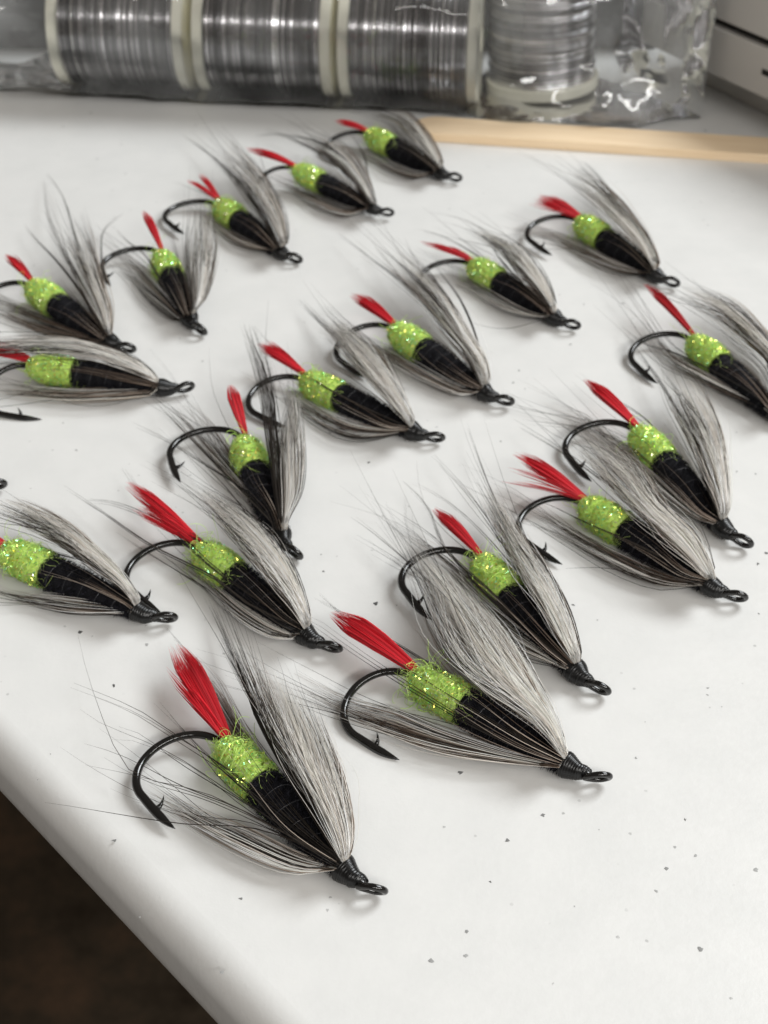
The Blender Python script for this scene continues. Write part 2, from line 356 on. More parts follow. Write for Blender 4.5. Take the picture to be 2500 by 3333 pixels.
        strands(mb, W(P.reshape(-1, 3)).reshape(P.shape), np.full((n, kk), .0040) * np.linspace(1, .6, kk), cl, 3, rng)
        # loose curly fibres at the rear
        n = {2: 70, 19: 60, 1: 45, 3: 40, 18: 40}.get(s.k, 16); kk = 12
        P = np.zeros((n, kk, 3)); x = rng.uniform(2.6, 2.95, n); a = rng.uniform(0, 6.28, n); rr_ = lrad(x)
        p = np.stack([x, rr_ * np.cos(a), rr_ * np.sin(a)], 1); v = np.stack([rng.normal(.6, .5, n), np.cos(a) * .7, np.sin(a) * .7], 1)
        ax = rng.normal(size=(n, 3)); ax /= np.linalg.norm(ax, axis=1, keepdims=True); ln = rng.uniform(.018, .045, n)
        for j in range(kk):
            P[:, j] = p; p = p + v * ln[:, None]; v = v + np.cross(ax, v) * .38; v /= np.linalg.norm(v, axis=1, keepdims=True)
        Wp = W(P.reshape(-1, 3)).reshape(P.shape); Wp[..., 2] = np.maximum(Wp[..., 2], .015)
        cl = np.array([.72, 1.0, .24]) * rng.uniform(.6, 1.3, (n, 1))
        strands(mb, Wp, np.full((n, kk), .0030), cl, 3, rng)
        o = mb.build('lime_butt', M_lime, s.root, origin=s.O)
        mb = MB(); n = int(900 / s.dist ** .3)
        x = rng.uniform(2.14, 2.92, n); a = rng.uniform(0, 6.28, n); rr_ = lrad(x) + rng.uniform(0, .022, n)
        c = np.stack([x, rr_ * np.cos(a), rr_ * np.sin(a)], 1)
        out = c.copy(); out[:, 0] = 0; out /= np.linalg.norm(out, axis=1, keepdims=True)
        nn = out + rng.normal(0, .8, (n, 3)); t1 = np.cross(nn, rng.normal(size=(n, 3))); t1 /= np.linalg.norm(t1, axis=1, keepdims=True)
        t2 = np.cross(nn, t1); t2 /= np.linalg.norm(t2, axis=1, keepdims=True)
        a1 = rng.uniform(.010, .026, n)[:, None] * s.dist ** .5; b1 = rng.uniform(.005, .009, n)[:, None] * s.dist ** .5
        V = np.stack([c - t1 * a1 - t2 * b1, c + t1 * a1 - t2 * b1, c + t1 * a1 + t2 * b1, c - t1 * a1 + t2 * b1], 1)
        pal = np.array([[.9, .95, .25], [.6, 1, .3], [1, .85, .2], [.4, 1, .55], [1, 1, .7], [.8, 1, .2]])
        cg = pal[rng.integers(0, 6, n)]
        mb.add(W(V.reshape(-1, 3)), f4=np.arange(4 * n).reshape(n, 4), col=np.repeat(cg, 4, 0))
        mb.build('sparkle_fibre', M_glint, o, kind='stuff', origin=s.O, smooth=False)
    def start(s, a, up=0.):
        return px(s.W([XC + .02, a * .115, .05 + up]))
    def fan(s, mb, o, i, n, a=(1, -.2), z=(.30, .45, .30), thick=.12, ln=(.72, 1.05), r=.0058, pal=None, u=None, jit=1., k=14, fuzz=0, clump=.8):
        """n fibres between two outlines; both leave the thread head and are laid at heights z"""
        rng = s.rng
        O_ = crom([s.start(a[0])] + list(o), 40); I_ = crom([s.start(a[1])] + list(i), 40)
        if u is None: u = rng.uniform(0, 1, n)
        u = u[:, None]; t = np.linspace(0, 1, k)[None, :] * rng.uniform(*ln, n)[:, None]
        def samp(C, t): 
            q = np.clip(t, 0, 1) * 39; j = np.clip(q.astype(int), 0, 38); fr = (t * 39 - j)[..., None]
            return C[j] * (1 - fr) + C[j + 1] * fr
        nc = max(3, n // 11); cen = np.sort(rng.uniform(0, 1, nc)); uc = cen[np.abs(u - cen[None, :]).argmin(1)][:, None]
        ucol = np.where(rng.uniform(0, 1, (n, 1)) < .8, uc, u)
        ut = u + (uc - u) * clump * np.clip(t, 0, 1.1) ** 1.7
        Q = samp(O_, t) * (1 - ut[..., None]) + samp(I_, t) * ut[..., None]
        size = np.linalg.norm(O_[-1] - O_[0])
        perp = (Q[:, -1] - Q[:, 0]); perp = np.stack([-perp[:, 1], perp[:, 0]], 1) / (np.linalg.norm(perp, axis=1, keepdims=True) + 1e-9)
        bend = rng.normal(0, .018, n)[:, None] * t ** 1.6 + rng.normal(0, .012, n)[:, None] * np.sin(t * 3.1 * rng.uniform(.7, 1.5, n)[:, None])
        if fuzz: bend = bend + fuzz * .01 * np.sin(t * rng.uniform(6, 14, n)[:, None] + rng.uniform(0, 6.3, n)[:, None]) * t
        Q = Q + perp[:, None, :] * (bend * size * jit)[..., None]
        pal_ = pal if callable(pal) else (lambda u_, n_: pick(GREY if pal is None else pal, n_, rng))
        col = pal_(ucol[:, 0], n)
        zz = np.interp(t, [0, .5, 1], z); zz = zz + (rng.uniform(-1, 1, n)[:, None]) * thick * (.5 + .8 * np.sin(np.clip(t, 0, 1) * 3.14)) * (t > 0)
        zz[:, 0] = s.O[2] + s.s * (.06 if z[0] > .12 else -.09) + rng.uniform(-.08, .10, n)
        zz = zz + (col.mean(1)[:, None] > .8) * .05 * np.sin(np.clip(t, 0, 1) * 2.6)
        P = at(Q, np.maximum(zz, .02))
        # fibres that would sink below the counter are laid on it
        P[..., 2] = np.maximum(P[..., 2], .012)
        rad = r * rng.uniform(.7, 1.3, n)[:, None] * np.interp(np.linspace(0, 1, k), [0, .1, .6, 1], [.9, 1.1, .85, .12])[None, :]
        shade = np.linspace(1.05, .82, k)[None, :, None] if pal is not WHT else np.ones((1, k, 1))
        strands(mb, P, rad, col[:, None, :] * shade, 3, rng)
    def single(s, mb, pts, n=1, a=0., z=.45, r=.0048, pal=None, zt=.15, spread=1.):
        j = s.rng.normal(0, 9 * spread / s.dist, (2,)); o = np.array(pts, float); i = o + np.linspace(0, 1, len(o))[:, None] * j * 3
        s.fan(mb, o, i, n, a=(a + .12, a - .12), z=(.38, z, zt), thick=.04, ln=(.9, 1.0), r=r, pal=DARK if pal is None else pal, jit=.35)
    def tail(s, tips):
        """tips: (tip pixel, width in cm, count, start of the taper)"""
        rng = s.rng; mb = MB()
        T = s.W([2.86, .06, .06]); pk = s.k in (2, 3, 5, 6, 14, 15)
        for (tp, w_, n, z) in tips:
            w_ = w_ * (1.18 if s.k > 2 else 1)
            e = at(tp, z); k = 12; d = e - T; ln = np.linalg.norm(d); d /= ln; up = np.array([0, 0, 1.]); sd = np.cross(d, up); sd /= np.linalg.norm(sd)
            t = np.linspace(0, 1, k)[None, :] * np.minimum(rng.uniform(.74 if pk else .6, 1.06, n), 1.02 - .3 * rng.uniform(0, 1, n) ** 2)[:, None]
            uu = rng.uniform(-1, 1, n)[:, None]; vv = rng.uniform(-1, 1, n)[:, None]
            prof = np.interp(t, [0, .12, .45, .75, 1.1], [.30, .48, .85, 1.0, .12 if s.k in (2, 3, 5, 6, 14, 15) else (.38 if w_ < .35 else .75)])
            P = T + (t * ln)[..., None] * d + sd * (uu * prof * w_ / 2 + .01 * np.sin(t * 3 + uu * 4))[..., None] + up * (vv * .05 * prof + .16 * np.sin(np.clip(t, 0, 1) * 3.14 * .9) * .5)[..., None]
            P[..., 2] = np.maximum(P[..., 2], .02)
            c = np.array([.70, .012, .026]) * rng.uniform(.7, 1.25, (n, 1)) + rng.uniform(0, .03, (n, 1))
            rad = .0075 * rng.uniform(.7, 1.3, n)[:, None] * np.interp(np.linspace(0, 1, k), [0, .7, 1], [1, .9, .1])[None]
            strands(mb, P, np.broadcast_to(rad, (n, k)).copy(), c, 3, rng)
        mb.build('red_tail', M_red, s.root, origin=s.O)

def band(u0, rng, bins=15):
    """feather palette across the wing: u0 = list of (share of white, share of dark) from the outer to the inner edge"""
    a = np.array(u0, float); xs = np.linspace(0, 1, len(a)); h = rng.uniform(0, 1, bins + 3); gi = rng.integers(0, len(GREY), bins + 3)
    def f(u, n):
        bi = np.clip((u * bins + rng.normal(0, .35, n)).astype(int), 0, bins + 2)
        w_ = np.clip(np.interp(u, xs, a[:, 0]) * 1.1, 0, 1); d_ = np.interp(u, xs, a[:, 1]); q = np.where(rng.random(n) < .72, h[bi], rng.random(n))
        g = np.minimum(GREY[np.where(rng.random(n) < .6, gi[bi], rng.integers(0, len(GREY), n))] * rng.uniform(.85, 1.15, (n, 1)), 1)
        return np.where((q < w_)[:, None], pick(WHT, n, rng), np.where((q > 1 - d_)[:, None], pick(DARK, n, rng), g))
    return f

GB = ((.25, .1), (.55, .12), (.5, .15), (.35, .2), (.2, .35))
FL = {}
def D(k, label, tail, W, T, S=(), U=None, wn=300, tn=120, band_=GB, M_=None, wz=(.42, .50, .38), fuzzy=0, Wd=None): FL[k] = dict(label=label, tail=tail, W=W, T=T, S=S, U=U, wn=wn, tn=tn, band=band_, M=M_, wz=wz, fuzzy=fuzzy, Wd=Wd)

D(1, 'fly nearest the camera, beside the counter edge, with a fanned ragged red tail',
  [((572, 2105), .34, 260, .35), ((545, 2180), .20, 60, .35)],
  ([(1150,2700),(1122,2547),(1085,2440),(1040,2330)], [(1000,2600),(870,2400),(800,2250),(712,2052)]),
  ([(930,2832),(697,2726),(560,2640),(440,2560)], [(962,2770),(797,2690),(700,2660),(571,2595)]),
  [([(800,2640),(600,2560),(400,2460),(230,2408)],1),([(780,2640),(500,2540),(233,2481)],1),([(700,2620),(480,2560),(300,2468)],1),([(850,2700),(570,2675),(200,2607),(130,2597)],1),
   ([(700,2590),(430,2520),(330,2370),(260,2200),(220,2076)],1),([(760,2580),(600,2400),(465,2275)],1),([(790,2560),(620,2400),(495,2259)],2),([(620,2510),(450,2390),(300,2350)],1),
   ([(800,2550),(560,2380),(440,2300),(225,2212)],2),([(780,2600),(560,2440),(330,2320),(250,2230)],1),([(820,2640),(620,2500),(400,2420),(320,2455)],1),([(860,2380),(785,2200),(716,2052),(655,1925)],14),([(870,2360),(800,2230),(712,2040)],12),([(930,2600),(780,2400),(640,2180),(515,2030)],3)],
  U=([(960,2600),(800,2380),(700,2200),(600,2110)], [(900,2600),(790,2480),(690,2350),(610,2290)]),
  wn=560, tn=190, band_=((.15,.12),(.7,.05),(.65,.1),(.3,.2),(.15,.25),(0,.75)), M_=([(950,2640),(850,2500),(780,2400)],[(930,2740),(800,2620),(700,2520)]), fuzzy=200)
D(2, 'fly second from the front with pointed red tail and curly green fibers over its hook',
  [((1084, 2000), .34, 280, .30)],
  ([(1817,2368),(1760,2267),(1696,2153),(1600,2020),(1480,1900)], [(1733,2336),(1507,2185),(1401,2034),(1341,1854),(1300,1760)]),
  ([(1633,2472),(1443,2440),(1304,2400),(1127,2330),(990,2270)], [(1620,2435),(1411,2362),(1285,2310),(1127,2270),(980,2190)]),
  [([(1700,2280),(1500,2050),(1330,1860),(1130,1733)],2),([(1690,2250),(1450,1950),(1250,1760),(1085,1635)],2),([(1650,2230),(1400,1950),(1200,1800),(1140,1790)],1),([(1600,2120),(1430,1900),(1340,1750),(1330,1600)],2),
   ([(1700,2400),(1500,2230),(1350,2130),(1180,2030),(1000,1930)],3),([(1650,2380),(1350,2200),(1200,2100),(980,1906)],2),([(1600,2390),(1400,2280),(1150,2120),(1010,2020),(940,1990)],2)],
  wn=620, tn=200, band_=((.15,.1),(.7,.05),(.8,.04),(.7,.08),(.3,.3)), M_=([(1700,2370),(1560,2260),(1420,2180)],[(1680,2450),(1500,2370),(1350,2280)]), fuzzy=170)
D(3, 'fly wedged between two pale wings, slim red tail crossed by long dark hackles',
  [((1414, 1660), .17, 150, .45)],
  ([(1890,2120),(1845,1990),(1777,1854),(1702,1749),(1630,1620)], [(1820,2080),(1740,1930),(1650,1780),(1580,1650)]),
  ([(1780,2150),(1650,2090),(1500,1980),(1400,1900)], [(1780,2110),(1650,1990),(1540,1890),(1440,1790),(1300,1700)]),
  [([(1800,1980),(1700,1800),(1600,1600),(1521,1378)],4),([(1780,1980),(1650,1780),(1530,1600),(1409,1469)],3),([(1760,1970),(1600,1760),(1450,1620),(1300,1540)],2),([(1750,2080),(1600,1930),(1450,1790),(1390,1650),(1290,1550)],3),
   ([(1740,2060),(1600,1950),(1430,1760),(1350,1700),(1250,1640)],2),([(1740,2070),(1560,1920),(1400,1800),(1250,1720)],3),([(1720,2030),(1560,1830),(1420,1700),(1370,1600),(1360,1480)],1)],
  wn=420, tn=110, band_=((.15,.12),(.4,.15),(.65,.1),(.6,.15),(.4,.3)), M_=([(1800,2060),(1700,1940),(1600,1840)],[(1760,2120),(1640,2010),(1540,1920)]), fuzzy=60)
D(4, 'fly at right with a forked red tail, bare barbed hook and speckled pale wing',
  [((1678, 1482), .20, 190, .45), ((1646, 1526), .05, 14, .40), ((1638, 1568), .04, 10, .35)],
  ([(2331,1884),(2267,1749),(2154,1635),(2079,1514),(1970,1430)], [(2230,1820),(2080,1680),(1960,1580),(1860,1480)]),
  ([(2154,1905),(2003,1845),(1850,1770),(1720,1715)], [(2154,1870),(1980,1790),(1830,1700),(1732,1630)]),
  [([(2150,1700),(1950,1550),(1800,1450),(1640,1360)],3),([(2150,1700),(1950,1520),(1762,1300)],1),([(2100,1790),(1900,1700),(1780,1640),(1700,1620)],2),([(2200,1900),(2000,1840),(1850,1830)],1)],
  wn=440, tn=110, band_=((.15,.1),(.6,.05),(.7,.08),(.5,.12),(.2,.35)), M_=([(2230,1850),(2130,1760),(2030,1690)],[(2200,1890),(2080,1830),(1970,1770)]), fuzzy=50)
D(5, 'fly at right with a broad white downy wing and leaf-shaped red tail',
  [((1905, 1240), .20, 170, .50)],
  ([(2376,1650),(2373,1589),(2358,1416),(2305,1288),(2267,1235)], [(2310,1600),(2230,1440),(2170,1330),(2150,1270)]),
  ([(2250,1680),(2100,1580),(1980,1490),(1850,1400)], [(2250,1640),(2120,1490),(2000,1410),(1900,1330),(1770,1288)]),
  [([(2260,1480),(2200,1330),(2120,1200),(2019,1062)],4),([(2230,1520),(2100,1370),(1990,1300),(1880,1220)],3),([(2250,1640),(2080,1480),(1920,1400),(1670,1365)],2),([(2300,1500),(2240,1330),(2160,1200)],3)],
  wn=420, tn=130, band_=((.3,.2),(.9,.02),(.8,.04),(.5,.2),(.15,.4)), M_=([(2290,1640),(2220,1550),(2150,1480)],[(2260,1670),(2180,1600),(2100,1540)]), fuzzy=70)
D(6, 'fly cut off by the right edge of the photo, its head out of view',
  [((2100, 930), .13, 120, .55)],
  ([(2560,1190),(2480,1060),(2380,970),(2260,930)], [(2500,1190),(2400,1100),(2310,1030),(2240,980)]),
  ([(2480,1330),(2330,1260),(2200,1180),(2090,1100)], [(2480,1300),(2300,1210),(2170,1140),(2080,1000)]),
  [([(2400,1250),(2200,1150),(2100,1120),(2011,1054)],3),([(2500,1180),(2400,1060),(2290,950),(2240,900)],2)], wn=260, tn=110, band_=((.2,.15),(.5,.05),(.4,.05),(.3,.1)))
D(7, 'fly near the middle with wide mottled gray wing and dark wisps reaching far back',
  [((1146, 962), .22, 170, .45)],
  ([(1597,1240),(1582,1167),(1536,1092),(1476,979),(1400,888),(1320,820)], [(1520,1160),(1420,1050),(1330,960),(1240,880)]),
  ([(1500,1285),(1400,1250),(1280,1190),(1180,1120)], [(1480,1240),(1370,1180),(1260,1120),(1170,1085)]),
  [([(1500,1130),(1380,980),(1200,840),(1055,731)],3),([(1450,1050),(1300,900),(1190,770)],3),([(1520,1100),(1430,930),(1340,830),(1310,760)],3),([(1560,1130),(1500,980),(1400,850)],4)],
  wn=340, tn=110, band_=((.05,.35),(.2,.2),(.5,.15),(.3,.25),(.2,.3)), M_=([(1520,1220),(1440,1150),(1380,1100)],[(1500,1250),(1410,1200),(1340,1150)]), fuzzy=20)
D(8, 'fly left of the middle with frayed white wing that ends in dark tips',
  [((840, 1124), .20, 170, .45), ((856, 1104), .05, 16, .5)],
  ([(1348,1360),(1310,1295),(1250,1182),(1190,1110),(1130,1060)], [(1270,1310),(1180,1220),(1100,1140),(1040,1060)]),
  ([(1250,1420),(1150,1425),(1050,1390),(970,1340),(900,1300)], [(1250,1395),(1130,1370),(1020,1310),(940,1260)]),
  [([(1200,1200),(1100,1100),(1030,1030),(965,965)],6),([(1180,1180),(1080,1080),(1000,990)],5),([(1240,1180),(1150,1080),(1090,1030)],3),([(1150,1310),(1000,1220),(900,1130),(840,1060)],2)],
  wn=320, tn=110, band_=((.3,.1),(.8,.03),(.8,.05),(.7,.12),(.4,.3)), M_=([(1270,1370),(1180,1310),(1110,1270)],[(1250,1400),(1150,1370),(1080,1330)]), fuzzy=130)
D(9, 'fly with a thin wavy red tail and cream wing, upper right of the middle',
  [((1368, 792), .09, 60, .6), ((1440, 812), .14, 60, .5)],
  ([(1810,990),(1777,918),(1702,813),(1642,775),(1570,745)], [(1740,940),(1670,870),(1620,820),(1560,780)]),
  ([(1740,1030),(1640,1005),(1540,950),(1450,900)], [(1720,1010),(1600,940),(1520,890),(1440,855)]),
  [([(1650,870),(1590,790),(1537,723)],3),([(1650,900),(1500,800),(1400,760),(1341,753)],2),([(1700,930),(1550,830),(1380,690),(1320,650)],1),([(1750,1045),(1650,1072),(1560,1060),(1520,1040)],1)],
  wn=260, tn=90, band_=((.1,.2),(.8,.02),(.8,.03),(.4,.1)))
D(10, 'fly below the wooden stick with a brushy spread red tail and full black hook',
  [((1745, 645), .34, 130, .5), ((1725, 665), .2, 30, .45)],
  ([(2150,860),(2109,768),(2026,655),(1958,588),(1880,525)], [(2080,800),(1990,710),(1930,660),(1870,620)]),
  ([(2020,880),(1900,840),(1800,800),(1740,790)], [(2020,860),(1900,800),(1820,765),(1770,745)]),
  [([(2000,650),(1930,560),(1868,512)],5),([(2050,720),(1950,600),(1880,540)],4)], wn=240, tn=80, band_=((.0,.35),(.15,.3),(.6,.02),(.85,.0),(.85,.0)))
D(11, 'back fly with a forked red tail, third nearest the lying spools',
  [((646, 571), .10, 60, .6), ((609, 592), .10, 60, .55)],
  ([(938,791),(922,693),(874,588),(820,520),(760,460)], [(860,730),(800,650),(750,590),(690,520)]),
  ([(840,810),(750,785),(690,740),(650,710)], [(840,790),(760,750),(700,700)]),
  [([(830,650),(720,540),(640,470),(580,437)],4),([(860,640),(800,540),(750,470),(723,437)],4),([(800,690),(720,650),(640,620),(557,588)],2),([(900,700),(860,560),(830,470)],2)], wn=200, tn=80, band_=((.15,.3),(.3,.1),(.4,.1),(.3,.3)))
D(12, 'back fly below the middle spool, dark wing spread over its hook, second from the spools',
  [((802, 488), .20, 110, .55)],
  ([(1225,660),(1190,560),(1130,480),(1050,440)], [(1150,600),(1080,540),(1010,500),(950,470)]),
  ([(1120,700),(1000,660),(930,620),(860,600)], [(1120,675),(1020,620),(950,585)]),
  [([(1100,530),(980,460),(836,400)],2),([(1150,560),(1050,470),(900,440),(820,450)],3),([(1200,600),(1180,500),(1130,420)],4)], wn=190, tn=90, band_=((.05,.3),(.3,.1),(.2,.1),(.2,.25)))
D(13, 'farthest fly, its wing touching the end of the wooden stick under the spools',
  [((1090, 398), .17, 100, .5)],
  ([(1440,520),(1400,440),(1350,380),(1290,350)], [(1380,500),(1320,440),(1270,400),(1210,380)]),
  ([(1350,575),(1250,548),(1180,505),(1120,470)], [(1350,555),(1270,515),(1210,475)]),
  [([(1380,480),(1330,400),(1290,360)],4),([(1350,480),(1260,400),(1180,370)],2)], wn=190, tn=70, band_=((.0,.3),(.4,.1),(.4,.1),(.2,.2)))
D(14, 'small back fly with a spear-like upright red tail and white wing at its right',
  [((469, 690), .15, 120, .75)],
  ([(645,1000),(678,949),(708,821),(700,715)], [(622,980),(605,880),(600,780),(610,700)]),
  ([(570,1040),(482,985),(430,930),(377,903)], [(585,1000),(520,900),(450,830),(385,770)]),
  [([(560,980),(480,840),(420,790),(370,740)],3),([(600,980),(585,850),(560,720)],2)], wn=220, tn=100, band_=((.1,.3),(.6,.05),(.85,.02),(.5,.1)))
D(15, 'fly at center left pointing down the photo with long dark tips and upright tail',
  [((748, 1258), .17, 170, .75)],
  ([(942,1680),(980,1589),(990,1438),(975,1310)], [(915,1650),(905,1520),(900,1420),(925,1310)]),
  ([(866,1680),(753,1567),(640,1453),(530,1330)], [(870,1650),(790,1530),(700,1400),(610,1320)]),
  [([(800,1600),(650,1500),(550,1440),(430,1386)],2),([(860,1600),(760,1400),(700,1250),(690,1100)],1),([(866,1680),(753,1567),(620,1430),(490,1295)],4),([(900,1600),(890,1400),(850,1150),(855,950)],1)],
  wn=300, tn=130, band_=((.1,.5),(.6,.1),(.95,.0),(.9,.0)), Wd=([(925,1650),(915,1453),(880,1212),(815,1085)], [(900,1640),(875,1450),(845,1250),(806,1075)]), M_=([(890,1640),(850,1560),(830,1500)],[(870,1660),(800,1580),(760,1500)]))
D(16, 'fly lying level at the left edge, its bare hook point showing below',
  [((-45, 1135), .24, 150, .5)],
  ([(500,1210),(414,1150),(226,1097),(0,1105),(-120,1130)], [(450,1225),(300,1170),(100,1150),(-100,1160)]),
  ([(490,1286),(226,1298),(0,1287),(-100,1275)], [(450,1262),(226,1270),(0,1255)]),
  [([(430,1215),(250,1178),(60,1190),(-60,1200)],8)], wn=240, tn=110, band_=((.0,.5),(.5,.1),(.5,.05),(.2,.3)), M_=([(430,1215),(250,1180),(100,1185)],[(430,1250),(250,1210),(120,1210)]))
D(17, 'upper left fly with sparse dark wing fibers spread like a fan',
  [((18, 832), .17, 130, .6)],
  ([(362,1092),(362,1001),(330,888),(310,790),(280,710)], [(310,1040),(250,950),(200,880),(160,820)]),
  ([(300,1115),(150,1085),(50,1050),(-30,1010)], [(300,1090),(160,1030),(60,990),(-30,960)]),
  [([(300,980),(230,850),(160,700),(143,557)],3),([(280,980),(180,850),(110,780),(60,723)],4),([(330,980),(270,860),(210,650),(150,560)],3),([(340,950),(330,800),(340,750),(407,693)],2),([(340,980),(310,800),(270,660)],3)],
  wn=170, tn=120, band_=((.1,.4),(.3,.2),(.2,.3),(.2,.4)))
D(18, "fly at left with fuzzy black body, its head over another fly's hook point",
  [((-110, 1755), .3, 140, .5)],
  ([(460,1952),(392,1862),(301,1771),(226,1703),(150,1658),(60,1620)], [(380,1900),(250,1810),(120,1740),(0,1690)]),
  ([(422,2000),(226,1995),(80,1965),(-20,1945)], [(380,1970),(200,1945),(50,1930),(-20,1910)]),
  [([(350,1830),(200,1730),(60,1660),(-20,1640)],6),([(350,1860),(150,1790),(0,1760),(-40,1755)],4)], wn=380, tn=120, band_=((.1,.35),(.75,.05),(.7,.05),(.3,.3),(.2,.3)), fuzzy=60, M_=([(400,1940),(280,1860),(180,1810)],[(380,1960),(230,1900),(120,1870)]))
D(19, 'fly left of center with long silky white wing and wide forked red tail',
  [((414, 1580), .20, 150, .45), ((440, 1655), .22, 90, .4)],
  ([(1013,2020),(964,1884),(889,1764),(791,1666),(690,1600)], [(930,1950),(830,1840),(740,1750),(660,1660)]),
  ([(964,2080),(866,2073),(750,2000),(650,1900),(560,1830)], [(930,2050),(800,1970),(700,1890),(620,1830)]),
  [([(900,1950),(760,1830),(640,1750),(500,1640),(422,1523)],6),([(880,1980),(700,1850),(560,1720),(400,1640),(279,1620)],5),([(800,1960),(700,1880),(500,1780),(350,1680),(219,1598)],4),([(850,1850),(740,1700),(600,1610),(420,1520)],2),([(900,1830),(780,1640),(650,1500),(590,1430)],2)],
  wn=460, tn=130, band_=((.05,.4),(.8,.03),(.95,.0),(.9,.02),(.5,.3)), M_=([(920,1990),(800,1870),(700,1790)],[(900,2030),(780,1940),(690,1860)]), fuzzy=90)
D(20, 'fly almost wholly outside the left edge, only its black eye loop showing', [((-500, 1350), .2, 60, .4)],
  ([(-150,1420),(-300,1380),(-400,1330)], [(-150,1440),(-300,1410),(-400,1370)]), ([(-150,1500),(-300,1490),(-400,1470)], [(-150,1480),(-300,1460),(-400,1440)]), (), wn=60, tn=40)

for k, d in FL.items():
    f = Fly(k, d['label']); f.base(); f.tail(d['tail'])
    rng = f.rng; far = f.dist
    wr = .0062 * min(1.15, far ** .2)
    # the wing: white and grey fibres
    mb = MB(); o, i = d['W']; bd = band(d['band'], rng)
    o_, i_ = np.array(o, float), np.array(i, float)
    if k != 3: i = i_ + (crom([f.start(1)] + list(o), 40)[np.linspace(39 / len(i_), 39, len(i_)).astype(int)] - i_) * .10
    f.fan(mb, o, i, int(d['wn'] * (.72 if k < 4 else .46)), a=(1.0, .25), z=d['wz'], thick=.15, ln=(.70, 1.06), r=wr, pal=bd)
    if d['Wd']: f.fan(mb, *d['Wd'], 46, a=(.6, .1), z=(.5, .7, .7), thick=.05, ln=(.88, 1.04), r=wr, pal=DARK)
    if d['fuzzy']: f.fan(mb, o, i, d['fuzzy'], a=(.9, .1), z=(.50, .66, .55), thick=.10, ln=(.55, 1.12), r=.0034, pal=WHT, jit=2.0, k=20, fuzz=1.8)
    nw = int((230 if k in (1, 2, 3, 4, 5, 8, 15, 18, 19) else 110) * max(.5, np.mean([q[0] for q in d['band']]) * 1.4))
    f.fan(mb, o, i, nw, a=(.9, .3), z=(.52, .66, .54), thick=.06, ln=(.72, 1.08), r=.0052, pal=WHT, jit=.9, u=np.clip(f.rng.normal(.42 if k not in (10,) else .8, .15, nw), 0.02, .95))
    mb.build('wing', M_white, f.root, kind='stuff', origin=f.O)
    # the hackle collar: throat fibres, fibres lying over the body and long dark wisps
    mb = MB(); o, i = d['T']
    f.fan(mb, o, i, int(d['tn'] * (.6 if k < 4 else .5)), a=(-1.0, -.6), z=(.14, .13, .06), thick=.08, ln=(.62, 1.04), r=wr, pal=band(((.35, .25), (.3, .2), (.3, .3)), rng))
    if d['U']: f.fan(mb, *d['U'], 60, a=(.4, -.4), z=(.10, .08, .10), thick=.05, ln=(.7, 1.05), r=wr, pal=band(((0, .3), (0, .3)), rng))
    else:
        f.fan(mb, [p for p in d['W'][1]][:-1], [px(f.W([1.5, -.1, -.1])), px(f.W([2.3, -.25, -.1])), px(f.W([2.75, -.35, -.1]))], 22, a=(.4, -.5), z=(.08, .06, .06), thick=.05, ln=(.7, 1.05), r=wr, pal=band(((0, .3), (0, .3)), rng))
    if d['M']: f.fan(mb, *d['M'], 9, a=(.5, -.7), z=(.46, .58, .52), thick=.03, ln=(.5, 1.3), r=.0040, pal=band(((0, .3), (0, .3)), rng), jit=.7, clump=0)
    else: f.fan(mb, [px(f.W([1.4, .18, .22])), px(f.W([2.3, .22, .25]))], [px(f.W([1.4, -.16, .2])), px(f.W([2.3, -.26, .15]))], 9, a=(.5, -.7), z=(.46, .56, .5), thick=.03, ln=(.5, 1.1), r=.0046, pal=band(((0, .3), (0, .3)), rng), jit=.7, clump=0)
    o, i = d['W']; f.fan(mb, o, i, 22, a=(.9, .1), z=(.5, .68, .62), thick=.04, ln=(.85, 1.18), r=.0052 * min(1.3, far ** .3), pal=DARK, jit=1.6)
    f.fan(mb, *d['W'], 9, a=(.8, .1), z=(.5, .75, .8), thick=.05, ln=(1.15, 1.5), r=.0044 * min(1.3, far ** .3), pal=DARK, jit=3.)
    f.fan(mb, *d['T'], 9, a=(-.9, -.4), z=(.16, .2, .12), thick=.05, ln=(1.05, 1.5), r=.0044 * min(1.3, far ** .3), pal=DARK, jit=3.)
    for pts, n in d['S']: f.single(mb, pts, n + (n > 1), r=.0064 * min(1.4, far ** .4))
    mb.build('hackle', M_hair, f.root, kind='stuff', origin=f.O)

